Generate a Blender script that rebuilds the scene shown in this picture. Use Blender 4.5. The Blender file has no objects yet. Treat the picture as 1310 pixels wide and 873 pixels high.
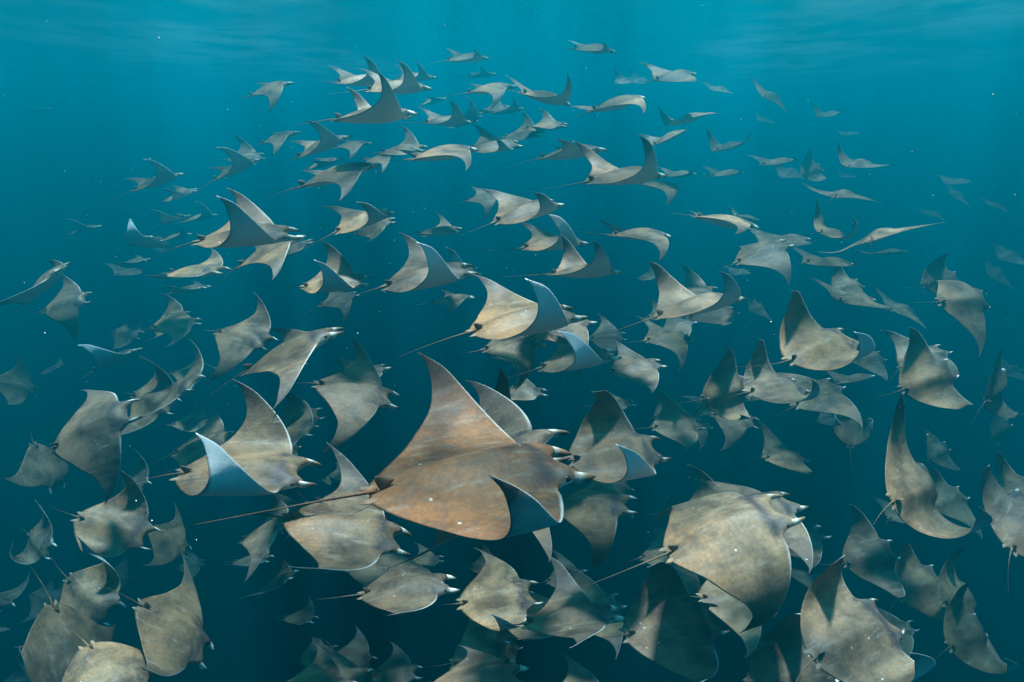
import bpy, math, random
import numpy as np
from mathutils import Matrix

random.seed(7); rng = np.random.default_rng(7)
sc = bpy.context.scene
col = sc.collection

# ------------------------------------------------------------------ camera
PITCH = 22.0
cam_data = bpy.data.cameras.new('camera')
cam_data.sensor_width = 36.0; cam_data.lens = 18.0
cam_data.clip_start = 0.05; cam_data.clip_end = 400.0
cam = bpy.data.objects.new('camera', cam_data); col.objects.link(cam)
cam.location = (0, 0, 0); cam.rotation_euler = (math.radians(90 - PITCH), 0, 0)
sc.camera = cam

# ------------------------------------------------------------------ sky, sun, exposure
SUN_ELEV = math.radians(80); SUN_AZ = math.radians(10)      # azimuth clockwise from +y: sun nearly overhead, a little ahead of the camera
w = bpy.data.worlds.new('World'); sc.world = w; w.use_nodes = True
nt = w.node_tree; nt.nodes.clear()
sky = nt.nodes.new('ShaderNodeTexSky'); sky.sky_type = 'NISHITA'; sky.sun_disc = False
sky.sun_elevation = SUN_ELEV; sky.sun_rotation = SUN_AZ
bg = nt.nodes.new('ShaderNodeBackground'); bg.inputs['Strength'].default_value = 0.05
wo = nt.nodes.new('ShaderNodeOutputWorld')
nt.links.new(sky.outputs[0], bg.inputs[0]); nt.links.new(bg.outputs[0], wo.inputs[0])
sl = bpy.data.lights.new('sun', 'SUN'); sl.energy = 5.0; sl.angle = math.radians(4.0); sl.color = (1.0, 0.95, 0.87)
sun = bpy.data.objects.new('sun', sl); col.objects.link(sun)
sd = (math.sin(SUN_AZ) * math.cos(SUN_ELEV), math.cos(SUN_AZ) * math.cos(SUN_ELEV), math.sin(SUN_ELEV))   # towards the sun
from mathutils import Vector
sun.rotation_euler = Vector(sd).to_track_quat('Z', 'Y').to_euler()
sun.location = (0, 0, 30)
vs = sc.view_settings
vs.view_transform = 'Standard'; vs.look = 'None'; vs.gamma = 1.0; vs.use_curve_mapping = False
vs.exposure = 2.35
sc.render.engine = 'CYCLES'
cy = sc.cycles
cy.max_bounces = 4; cy.diffuse_bounces = 2; cy.glossy_bounces = 2; cy.transmission_bounces = 2
cy.transparent_max_bounces = 8; cy.volume_bounces = 0
cy.caustics_reflective = False; cy.caustics_refractive = False
cy.use_denoising = True
try:
    cy.denoiser = 'OPENIMAGEDENOISE'; cy.denoising_input_passes = 'RGB_ALBEDO_NORMAL'
except Exception:
    pass

# ------------------------------------------------------------------ node helpers
class NT:
    def __init__(s, name):
        s.m = bpy.data.materials.new(name); s.m.use_nodes = True; s.t = s.m.node_tree; s.t.nodes.clear()
    def n(s, typ, **kw):
        nd = s.t.nodes.new(typ)
        for k, v in kw.items(): setattr(nd, k, v)
        return nd
    def link(s, a, b): s.t.links.new(a, b)
    def put(s, sock, v):
        if hasattr(v, 'links'): s.link(v, sock)
        else: sock.default_value = v
    def math(s, op, a, b=0.0, clamp=False):
        nd = s.n('ShaderNodeMath', operation=op, use_clamp=clamp)
        s.put(nd.inputs[0], a); s.put(nd.inputs[1], b)
        return nd.outputs[0]
    def ramp(s, v, a, b, lo=0.0, hi=1.0):
        nd = s.n('ShaderNodeMapRange', interpolation_type='SMOOTHSTEP')
        s.put(nd.inputs[0], v)
        nd.inputs[1].default_value = a; nd.inputs[2].default_value = b
        nd.inputs[3].default_value = lo; nd.inputs[4].default_value = hi
        return nd.outputs[0]
    def mix(s, f, a, b, blend='MIX'):
        nd = s.n('ShaderNodeMix', data_type='RGBA', blend_type=blend)
        s.put(nd.inputs['Factor'], f); s.put(nd.inputs['A'], a) if False else None
        ia = [i for i in nd.inputs if i.type == 'RGBA']
        s.put(ia[0], a); s.put(ia[1], b)
        return [o for o in nd.outputs if o.type == 'RGBA'][0]
    def noise(s, vec, scale, detail=3.0, rough=0.55):
        nd = s.n('ShaderNodeTexNoise')
        s.put(nd.inputs['Vector'], vec)
        nd.inputs['Scale'].default_value = scale; nd.inputs['Detail'].default_value = detail; nd.inputs['Roughness'].default_value = rough
        return nd.outputs[0]
    def attr(s, name): return s.n('ShaderNodeAttribute', attribute_name=name)

# ------------------------------------------------------------------ the setting: seabed, water surface, water
def mesh_obj(name, verts, faces, mat, smooth=True):
    me = bpy.data.meshes.new(name); me.from_pydata(verts, [], faces)
    if smooth: me.polygons.foreach_set('use_smooth', [True] * len(me.polygons))
    me.materials.append(mat); me.update()
    o = bpy.data.objects.new(name, me); col.objects.link(o)
    return o

SURF_Z = 3.4; BED_Z = -34.0; HALF = 90.0
def grid(name, z, half, n, amp, mat, seed):
    r = np.random.default_rng(seed)
    xs = np.linspace(-half, half, n + 1); X, Y = np.meshgrid(xs, xs, indexing='ij'); Z = np.full_like(X, z)
    for k in range(14):
        a = r.uniform(0, 2 * math.pi); L = r.uniform(1.5, 9.0) if amp < 0.2 else r.uniform(8, 40)
        Z += amp * (L / 9.0 if amp < .2 else L / 40) * np.sin((X * math.cos(a) + Y * math.sin(a)) * 2 * math.pi / L + r.uniform(0, 6.28)) * 0.5
    v = np.stack([X, Y, Z], -1).reshape(-1, 3)
    i = np.arange(n)[:, None] * (n + 1) + np.arange(n)[None, :]
    f = np.stack([i, i + n + 1, i + n + 2, i + 1], -1).reshape(-1, 4)
    return mesh_obj(name, v.tolist(), f.tolist(), mat)

b = NT('seabed_sand'); bs = b.n('ShaderNodeBsdfPrincipled'); out = b.n('ShaderNodeOutputMaterial')
tc = b.n('ShaderNodeTexCoord')
b.link(b.mix(b.noise(tc.outputs['Object'], 0.4), (.06, .06, .05, 1), (.13, .12, .09, 1)), bs.inputs['Base Color'])
bs.inputs['Roughness'].default_value = .9
b.link(bs.outputs[0], out.inputs['Surface'])
seabed = grid('seabed', BED_Z, HALF - 2, 60, 1.0, b.m, 3); seabed['kind'] = 'structure'

s = NT('water_surface'); out = s.n('ShaderNodeOutputMaterial'); tc = s.n('ShaderNodeTexCoord')
fr = s.n('ShaderNodeFresnel'); fr.inputs['IOR'].default_value = 1.33
bump = s.n('ShaderNodeBump'); bump.inputs['Strength'].default_value = .1; bump.inputs['Distance'].default_value = .08
s.link(s.noise(tc.outputs['Object'], 1.4, 4.0), bump.inputs['Height'])
gl = s.n('ShaderNodeBsdfGlossy'); gl.inputs['Roughness'].default_value = .55; gl.inputs['Color'].default_value = (.9, .95, 1, 1)
s.link(bump.outputs[0], gl.inputs['Normal'])
tr = s.n('ShaderNodeBsdfTransparent'); dap = s.noise(tc.outputs['Object'], 1.3, 5.0, .68); s.link(s.mix(s.ramp(dap, .40, .60), (.22, .23, .24, 1), (1, 1, 1, 1)), tr.inputs['Color'])  # clear and dark patches painted into the transparency to dapple the sunlight
m1 = s.n('ShaderNodeMixShader'); s.link(fr.outputs[0], m1.inputs[0]); s.link(tr.outputs[0], m1.inputs[1]); s.link(gl.outputs[0], m1.inputs[2])
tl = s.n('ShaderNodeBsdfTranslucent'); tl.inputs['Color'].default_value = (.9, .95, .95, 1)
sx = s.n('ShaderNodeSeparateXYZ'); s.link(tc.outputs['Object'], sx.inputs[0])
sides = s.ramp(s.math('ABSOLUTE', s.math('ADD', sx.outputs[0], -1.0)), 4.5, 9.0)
glare = s.math('MULTIPLY', s.math('MULTIPLY', sides, s.ramp(s.noise(tc.outputs['Object'], .09, 2.0), .38, .6)), s.ramp(s.noise(tc.outputs['Object'], .5, 3.0, .6), .3, .7))  # whitish patches painted into the surface as glare, towards its sides
m2 = s.n('ShaderNodeMixShader'); s.link(s.math('MULTIPLY', glare, .06), m2.inputs[0]); s.link(m1.outputs[0], m2.inputs[1]); s.link(tl.outputs[0], m2.inputs[2])
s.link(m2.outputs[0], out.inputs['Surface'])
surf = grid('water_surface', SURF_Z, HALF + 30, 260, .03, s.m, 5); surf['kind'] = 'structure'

h = NT('sea_water'); out = h.n('ShaderNodeOutputMaterial'); pv = h.n('ShaderNodeVolumePrincipled')
pv.inputs['Color'].default_value = (0.0, 0.44, 0.585, 1)
pv.inputs['Absorption Color'].default_value = (0.0, 0.16, 0.62, 1)
pv.inputs['Density'].default_value = 0.14
pv.inputs['Anisotropy'].default_value = 0.7
h.link(pv.outputs[0], out.inputs['Volume'])
try: h.m.cycles.homogeneous_volume = True
except Exception: pass
x, z0, z1 = HALF, BED_Z - 3, SURF_Z - .35
hv = [(-x,-x,z0),(x,-x,z0),(x,x,z0),(-x,x,z0),(-x,-x,z1),(x,-x,z1),(x,x,z1),(-x,x,z1)]
hf = [(0,3,2,1),(4,5,6,7),(0,1,5,4),(1,2,6,5),(2,3,7,6),(3,0,4,7)]
haze = mesh_obj('haze', hv, hf, h.m, False); haze['kind'] = 'stuff'

# ------------------------------------------------------------------ devil ray material
r = NT('devil_ray_skin'); out = r.n('ShaderNodeOutputMaterial'); bs = r.n('ShaderNodeBsdfPrincipled')
oi = r.n('ShaderNodeObjectInfo'); rest = r.attr('rest').outputs['Vector']
off = r.n('ShaderNodeVectorMath', operation='MULTIPLY_ADD')
cmb = r.n('ShaderNodeCombineXYZ')
for i, k in enumerate((17.0, 31.0, 7.0)): r.link(r.math('MULTIPLY', oi.outputs['Random'], k), cmb.inputs[i])
r.link(rest, off.inputs[0]); off.inputs[1].default_value = (1, 1, 1); r.link(cmb.outputs[0], off.inputs[2])
P = off.outputs[0]
side = r.attr('side').outputs['Fac']; span = r.attr('span').outputs['Fac']; chord = r.attr('chord').outputs['Fac']; pale = r.attr('pale').outputs['Fac']; collar = r.attr('collar').outputs['Fac']
cloud = r.noise(P, 5.5, 4.0, .6); fine = r.noise(P, 38.0, 4.0, .65)
streakv = r.n('ShaderNodeMapping'); r.link(P, streakv.inputs[0]); streakv.inputs['Scale'].default_value = (3.0, 16.0, 3.0)
streak = r.noise(streakv.outputs[0], 2.2, 3.0, .6)
dors = r.mix(1.0, oi.outputs['Color'], r.mix(r.ramp(cloud, .30, .70), (.36, .35, .37, 1), (1.62, 1.52, 1.32, 1)), 'MULTIPLY')
rx = r.n('ShaderNodeSeparateXYZ'); r.link(rest, rx.inputs[0])
dors = r.mix(r.ramp(rx.outputs[0], .08, -.20), dors, r.mix(1.0, dors, (1.14, 1.0, .90, 1), 'MULTIPLY'))
dors = r.mix(r.ramp(fine, .40, .72, 0, .5), dors, (.09, .08, .07, 1))
dors = r.mix(r.ramp(streak, .52, .78, 0, .35), dors, (.30, .27, .22, 1))
tipd = r.math('MULTIPLY', r.ramp(span, .48, .92), r.ramp(cloud, .2, .7, .7, 1.0))
dors = r.mix(r.math('MULTIPLY', tipd, .85), dors, (.05, .048, .05, 1))
colm = r.math('MULTIPLY', collar, r.ramp(r.noise(P, 14.0, 4.0, .6), .28, .5))
dors = r.mix(r.math('MULTIPLY', colm, .95), dors, (.028, .026, .032, 1))
edge = r.math('MULTIPLY', r.ramp(chord, .045, .010), r.ramp(span, .22, .42))
dors = r.mix(r.math('MULTIPLY', edge, .65), dors, (.5, .5, .48, 1))
mott = r.noise(P, 85.0, 3.0, .7)
dors = r.mix(r.ramp(mott, .36, .70, .0, .42), dors, r.mix(1.0, dors, (1.9, 1.85, 1.75, 1), 'MULTIPLY'))
scv = r.n('ShaderNodeMapping'); r.link(P, scv.inputs[0]); scv.inputs['Scale'].default_value = (8.0, 60.0, 8.0); scv.inputs['Rotation'].default_value = (0, 0, .6)
scr = r.math('MULTIPLY', r.ramp(r.noise(scv.outputs[0], 1.6, 2.0), .66, .70), r.ramp(r.noise(P, 4.0, 2.0), .5, .62))
dors = r.mix(r.math('MULTIPLY', scr, .45), dors, (.34, .31, .27, 1))
vo = r.n('ShaderNodeTexVoronoi'); r.link(P, vo.inputs['Vector']); vo.inputs['Scale'].default_value = 37.0
spk = r.math('MULTIPLY', r.ramp(vo.outputs['Distance'], .22, .12), r.ramp(r.noise(P, 9.0, 3.0, .7), .60, .67))
dors = r.mix(r.math('MULTIPLY', spk, .8), dors, (.62, .60, .55, 1))
# underside: white belly, dark outer wing and hind margin
vent = r.mix(r.ramp(fine, .3, .8, 0, .22), (.72, .76, .77, 1), (.40, .44, .48, 1))
vd = r.math('MULTIPLY', r.math('MULTIPLY', r.ramp(span, .55, .98), r.ramp(cloud, .2, .65, .5, 1.0)), oi.outputs['Alpha'])
vent = r.mix(vd, vent, (.045, .05, .06, 1))
vent = r.mix(r.math('MULTIPLY', r.ramp(chord, .86, .98), .7), vent, (.06, .062, .068, 1))
vent = r.mix(r.math('MULTIPLY', r.math('MULTIPLY', r.ramp(chord, .05, .01), r.ramp(span, .22, .42)), .7), vent, (.6, .62, .62, 1))
c = r.mix(r.ramp(side, .35, .6), vent, dors)
c = r.mix(pale, c, r.mix(r.ramp(fine, .35, .7), (.80, .78, .70, 1), (.45, .42, .36, 1)))
r.link(c, bs.inputs['Base Color'])
bs.inputs['Roughness'].default_value = .5; bs.inputs['Specular IOR Level'].default_value = .15
bp = r.n('ShaderNodeBump'); bp.inputs['Strength'].default_value = .35; bp.inputs['Distance'].default_value = .006
r.link(r.math('ADD', fine, r.math('MULTIPLY', cloud, 1.5)), bp.inputs['Height']); r.link(bp.outputs[0], bs.inputs['Normal'])
r.link(bs.outputs[0], out.inputs['Surface'])
SKIN = r.m
e = NT('ray_eye'); out = e.n('ShaderNodeOutputMaterial'); bs = e.n('ShaderNodeBsdfPrincipled'); tc = e.n('ShaderNodeTexCoord')
e.link(e.mix(e.noise(tc.outputs['Object'], 60.0), (.008, .008, .01, 1), (.03, .026, .02, 1)), bs.inputs['Base Color'])
bs.inputs['Roughness'].default_value = .12
e.link(bs.outputs[0], out.inputs['Surface'])
EYE = e.m

# ------------------------------------------------------------------ devil ray geometry (unit: disc width = 1)
Y0 = .05
S_K  = [0, .06, .11, .145, .175, .205, .24, .30, .45, .60, .75, .88, .95, 1.0]
LE_K = [.212, .218, .238, .250, .228, .184, .166, .158, .124, .075, .014, -.052, -.094, -.133]
T_K  = [0, .04, .09, .16, .30, .45, .60, .75, .88, .95, 1.0]
TE_K = [-.270, -.272, -.267, -.243, -.180, -.118, -.076, -.070, -.088, -.109, -.137]
def smooth_interp(s, xk, yk):            # Catmull-Rom-like: monotone cubic through the knots
    xk = np.array(xk, float); yk = np.array(yk, float); d = np.diff(yk) / np.diff(xk)
    m = np.zeros_like(yk); m[1:-1] = (d[1:] * np.diff(xk)[:-1] + d[:-1] * np.diff(xk)[1:]) / (xk[2:] - xk[:-2]); m[-1] = d[-1]
    i = np.clip(np.searchsorted(xk, s) - 1, 0, len(xk) - 2); hh = xk[i + 1] - xk[i]; t = (s - xk[i]) / hh
    return (2*t**3-3*t**2+1)*yk[i] + (t**3-2*t**2+t)*hh*m[i] + (-2*t**3+3*t**2)*yk[i+1] + (t**3-t**2)*hh*m[i+1]
TT = np.linspace(0, 1, 61)
def sstep(t, a, b_):
    t = np.clip((t - a) / (b_ - a), 0, 1); return t * t * (3 - 2 * t)
def wing_curve(a, b_):
    th = a * sstep(TT, 0, .55) + b_ * sstep(TT, .4, 1.0); hh = (.5 - Y0) / (len(TT) - 1)
    yy = Y0 + np.concatenate([[0], np.cumsum((np.cos(th[1:]) + np.cos(th[:-1])) / 2)]) * hh
    zz = np.concatenate([[0], np.cumsum((np.sin(th[1:]) + np.sin(th[:-1])) / 2)]) * hh
    return yy, zz, th
class Parts:
    def __init__(s): s.v = []; s.f = []; s.q = {k: [] for k in ('side', 'span', 'chord', 'pale', 'collar')}; s.n = 0
    def add(s, v, f, **q):
        v = np.asarray(v, float); f = np.asarray(f, int) + s.n; k = len(v); s.n += k
        s.v.append(v); s.f.append(f)
        for a in s.q: s.q[a].append(np.broadcast_to(np.asarray(q.get(a, 0.0), float), (k,)))
    def tube(s, pts, ra, rb, nseg, up=(0, 0, 1), **q):          # elliptical tapered tube, closed ends
        pts = np.asarray(pts, float); k = len(pts); tang = np.gradient(pts, axis=0); tang /= np.linalg.norm(tang, axis=1)[:, None]
        u = np.asarray(up, float)[None, :] - tang * (tang @ np.asarray(up, float))[:, None]; u /= np.linalg.norm(u, axis=1)[:, None]
        w_ = np.cross(tang, u); a = np.arange(nseg) * 2 * math.pi / nseg
        V = pts[:, None, :] + u[:, None, :] * (np.asarray(ra)[:, None, None] * np.cos(a)[None, :, None]) + w_[:, None, :] * (np.asarray(rb)[:, None, None] * np.sin(a)[None, :, None])
        V = V.reshape(-1, 3); i = np.arange(k - 1)[:, None] * nseg; j = np.arange(nseg)[None, :]; j2 = (j + 1) % nseg
        F = np.stack([i + j, i + j2, i + nseg + j2, i + nseg + j], -1).reshape(-1, 4)
        n0 = len(V); V = np.concatenate([V, pts[:1], pts[-1:]])
        caps = [(j_, n0, n0, (j_ + 1) % nseg) for j_ in range(nseg)] + [((k-1)*nseg + (j_+1) % nseg, n0 + 1, n0 + 1, (k-1)*nseg + j_) for j_ in range(nseg)]
        s.add(V, np.concatenate([F, np.array(caps)]), **{a_: (np.concatenate([np.repeat(b_, nseg), [b_[0], b_[-1]]]) if np.ndim(b_) else b_) for a_, b_ in q.items()})

def build_ray(p, nspan, nch, detail, hi):
    aL, bL, aR, bR, swL, swR, tail_len, tail_bx, tail_bz, phase, v1, v2 = p
    B = Parts()
    sh = np.unique(np.concatenate([np.linspace(0, .26, max(5, nspan // 3)), .26 + .74 * np.linspace(0, 1, nspan - nspan // 3 + 1) ** .85]))
    sp = np.concatenate([-sh[:0:-1], sh]); ns = len(sp); s_ = np.abs(sp)
    xle = smooth_interp(s_, S_K, LE_K); xte = smooth_interp(s_, T_K, TE_K)
    xte = xte + v1*np.exp(-((s_-.5)/.25)**2) + .003*np.sin(s_*23 + phase)*sstep(s_, .15, .35)*(1-s_); xle = xle + v2*np.exp(-((s_-.55)/.25)**2); xte = np.minimum(xte, xle - .002)
    c = .5 - .5 * np.cos(np.linspace(0, 1, nch + 1) * math.pi); c = .55 * c + .45 * np.linspace(0, 1, nch + 1) ** 1.25
    prof = np.maximum(2.969*np.sqrt(c) - 1.26*c - 3.516*c**2 + 2.843*c**3 - 1.036*c**4, 0); prof /= prof.max()
    zu = .050*np.exp(-(s_/.19)**2) + .012*(1-s_)**1.2 + .0011; zl = .036*np.exp(-(s_/.23)**2) + .007*(1-s_)**1.2 + .0008
    X = xle[:, None] + (xte - xle)[:, None] * c[None, :]; Yy = np.repeat((sp * .5)[:, None], nch + 1, 1)
    ZU = zu[:, None] * prof[None, :]; ZL = -zl[:, None] * prof[None, :]
    ridge = .010*np.exp(-(s_/.05)**2)[:, None]*np.exp(-((X+.10)/.13)**2); ZU += ridge*prof[None, :]
    # upper grid rows 0..nch ; lower rows 1..nch-1 share both edges
    def idx_u(i, j): return i * (nch + 1) + j
    nu = ns * (nch + 1)
    lowmap = np.empty((ns, nch + 1), int); lowmap[:, 0] = np.arange(ns)*(nch+1); lowmap[:, nch] = np.arange(ns)*(nch+1)+nch
    lowmap[:, 1:nch] = nu + np.arange(ns)[:, None]*(nch-1) + np.arange(nch-1)[None, :]
    upmap = np.arange(nu).reshape(ns, nch + 1)
    V = np.concatenate([np.stack([X, Yy, ZU], -1).reshape(-1, 3), np.stack([X[:, 1:nch], Yy[:, 1:nch], ZL[:, 1:nch]], -1).reshape(-1, 3)])
    fu = np.stack([upmap[:-1, :-1], upmap[:-1, 1:], upmap[1:, 1:], upmap[1:, :-1]], -1).reshape(-1, 4)
    fl = np.stack([lowmap[:-1, :-1], lowmap[1:, :-1], lowmap[1:, 1:], lowmap[:-1, 1:]], -1).reshape(-1, 4)
    fe = []
    for k_, rev in ((0, 0), (ns - 1, 1)):                                  # close the two wing tips
        for j in range(nch):
            q4 = (upmap[k_, j], lowmap[k_, j], lowmap[k_, j+1], upmap[k_, j+1]); fe.append(q4 if not rev else q4[::-1])
    cc = np.repeat(c[None, :], ns, 0); ss = np.repeat(s_[:, None], nch + 1, 1)
    side = np.concatenate([np.ones(nu), np.zeros(ns*(nch-1))]); side[upmap[:, 0]] = .55; side[upmap[:, nch]] = .6
    cat = lambda A_: np.concatenate([A_.reshape(-1), A_[:, 1:nch].reshape(-1)])
    xx, yy_, = V[:, 0], np.abs(V[:, 1])
    patch = np.exp(-((xx-.192)/.022)**2 - ((yy_-.090)/.014)**2)
    pale = np.clip(patch*1.2, 0, 1) * np.where(side > .8, .12, .95)
    coll = np.exp(-((xx-.150+.25*np.maximum(yy_-.02, 0)**1.0*.35)/.020)**2) * sstep(.135-yy_, 0, .03) + 1.0*np.exp(-((xx-.190)/.034)**2-((yy_-.082)/.024)**2)
    B.add(V, np.concatenate([fu, fl, np.array(fe)]), side=side, span=cat(ss), chord=cat(cc), pale=pale, collar=np.clip(coll, 0, 1))
    ring = 8 if detail else 6
    for sg in (-1, 1):                                                     # rolled cephalic fins, one each side of the mouth
        t = np.linspace(0, 1, 9 if detail else 6)
        pts = np.stack([.205 + .098*t, sg*(.076 + .006*np.sin(t*3.1) - .010*t), .000 - .018*t**1.2], -1)
        ra = .021*(1-t)**.6 + .002; rb = .0085*(1-t)**.45 + .0015
        pl = np.clip((.85 if hi else 1.25)*np.exp(-((t-(.42 if hi else .5))/(.16 if hi else .22))**2), 0, 1)
        B.tube(pts, ra, rb, ring, side=.9, pale=pl, collar=.8*sstep(t, .7, 1.0) + .5*sstep(-t, -.25, 0), span=.1, chord=.5)
        t = np.linspace(0, 1, 5)                                           # pelvic fin
        pts = np.stack([-.225 - .068*t, sg*(.020 + .014*t), .000 + 0*t], -1)
        B.tube(pts, .006*(1-t)**.6 + .0012, .014*(1-t**2)**.5*(.75+.4*t) + .001, ring, side=.9, span=.2, chord=.6, pale=.12*t)
    t = np.linspace(0, 1, 6)                                               # small dorsal fin leaning back over the tail root
    pts = np.stack([-.226 - .030*t, 0*t, .016 + .030*t], -1)
    B.tube(pts,   .020*(1-t)**.6 + .0012, .0042*(1-t)**.5 + .001, ring, up=(1, 0, 0), side=.9, span=.75, chord=.5)
    nt_ = 16 if detail else 8
    t = np.linspace(0, 1, nt_)                                             # whip tail
    pts = np.stack([-.250 - tail_len*t, tail_bx*t**1.7, .008 + tail_bz*t**1.5], -1)
    rad = .0050*(1-t)**2.0 + .0006
    B.tube(pts, rad, rad*.9, 5, side=.9, span=.55, chord=.5, collar=.55*sstep(t, .1, .5))
    V = np.concatenate(B.v); F = np.concatenate(B.f); R0 = V.copy(); q = {k: np.concatenate(v) for k, v in B.q.items()}
    # bend the wings
    for sg, a, b_, sw in ((1, aL, bL, swL), (-1, aR, bR, swR)):
        sel = (V[:, 1]*sg > Y0) & (R0[:, 0] > -.3) & (q['span'] >= abs(R0[:, 1])*2 - .02)
        if not sel.any(): continue
        y = np.abs(R0[sel, 1]); t = np.clip((y - Y0)/(.5 - Y0), 0, 1); lag = 1 + .22*(.5 - q['chord'][sel])*sstep(t, .1, .6)*(1 - sstep(t, .8, 1.0))
        yc, zc, th = wing_curve(a, b_)
        thp = np.interp(t, TT, th)*lag; yp = np.interp(t, TT, yc); zp = np.interp(t, TT, zc)*lag; z = R0[sel, 2]
        wav = .006*np.sin(phase*sg + t*7 + q['chord'][sel]*3)*q['chord'][sel]*sstep(t, .1, .5)*(1 - t)
        V[sel, 1] = sg*(yp - z*np.sin(thp)); V[sel, 2] = zp + z*np.cos(thp) + wav; V[sel, 0] = R0[sel, 0] + sw*t**2
    return V, F, R0, q

def ray_mesh(V, F, R0, q):
    me = bpy.data.meshes.new('devil_ray'); F = [tuple(dict.fromkeys(f)) for f in F.tolist()]
    me.from_pydata(V.tolist(), [], [f for f in F if len(f) > 2])
    me.polygons.foreach_set('use_smooth', np.ones(len(me.polygons), bool))
    at = me.attributes.new('rest', 'FLOAT_VECTOR', 'POINT'); at.data.foreach_set('vector', R0.astype(np.float32).ravel())
    for k, v in q.items():
        at = me.attributes.new(k, 'FLOAT', 'POINT'); at.data.foreach_set('value', v.astype(np.float32))
    me.materials.append(SKIN); me.update()
    return me
def rot(yaw, pit, rol):
    cy_, sy = math.cos(yaw), math.sin(yaw); cp, sp_ = math.cos(pit), math.sin(pit); cr, sr = math.cos(rol), math.sin(rol)
    return (np.array([[cy_,-sy,0],[sy,cy_,0],[0,0,1]]) @ np.array([[cp,0,-sp_],[0,1,0],[sp_,0,cp]]) @ np.array([[1,0,0],[0,cr,-sr],[0,sr,cr]]))
def eye_mesh():
    me = bpy.data.meshes.new('eye'); n, m = 10, 6; v = []; f = []
    for i in range(m + 1):
        for j in range(n):
            a, b_ = math.pi*i/m, 2*math.pi*j/n; v.append((.0115*math.sin(a)*math.cos(b_), .0075*math.cos(a), .0095*math.sin(a)*math.sin(b_)))
    for i in range(m):
        for j in range(n): f.append((i*n+j, i*n+(j+1) % n, (i+1)*n+(j+1) % n, (i+1)*n+j))
    me.from_pydata(v, [], f); me.polygons.foreach_set('use_smooth', [True]*len(f)); me.materials.append(EYE); me.update(); me.validate()
    return me
EYE_ME = eye_mesh()

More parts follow.
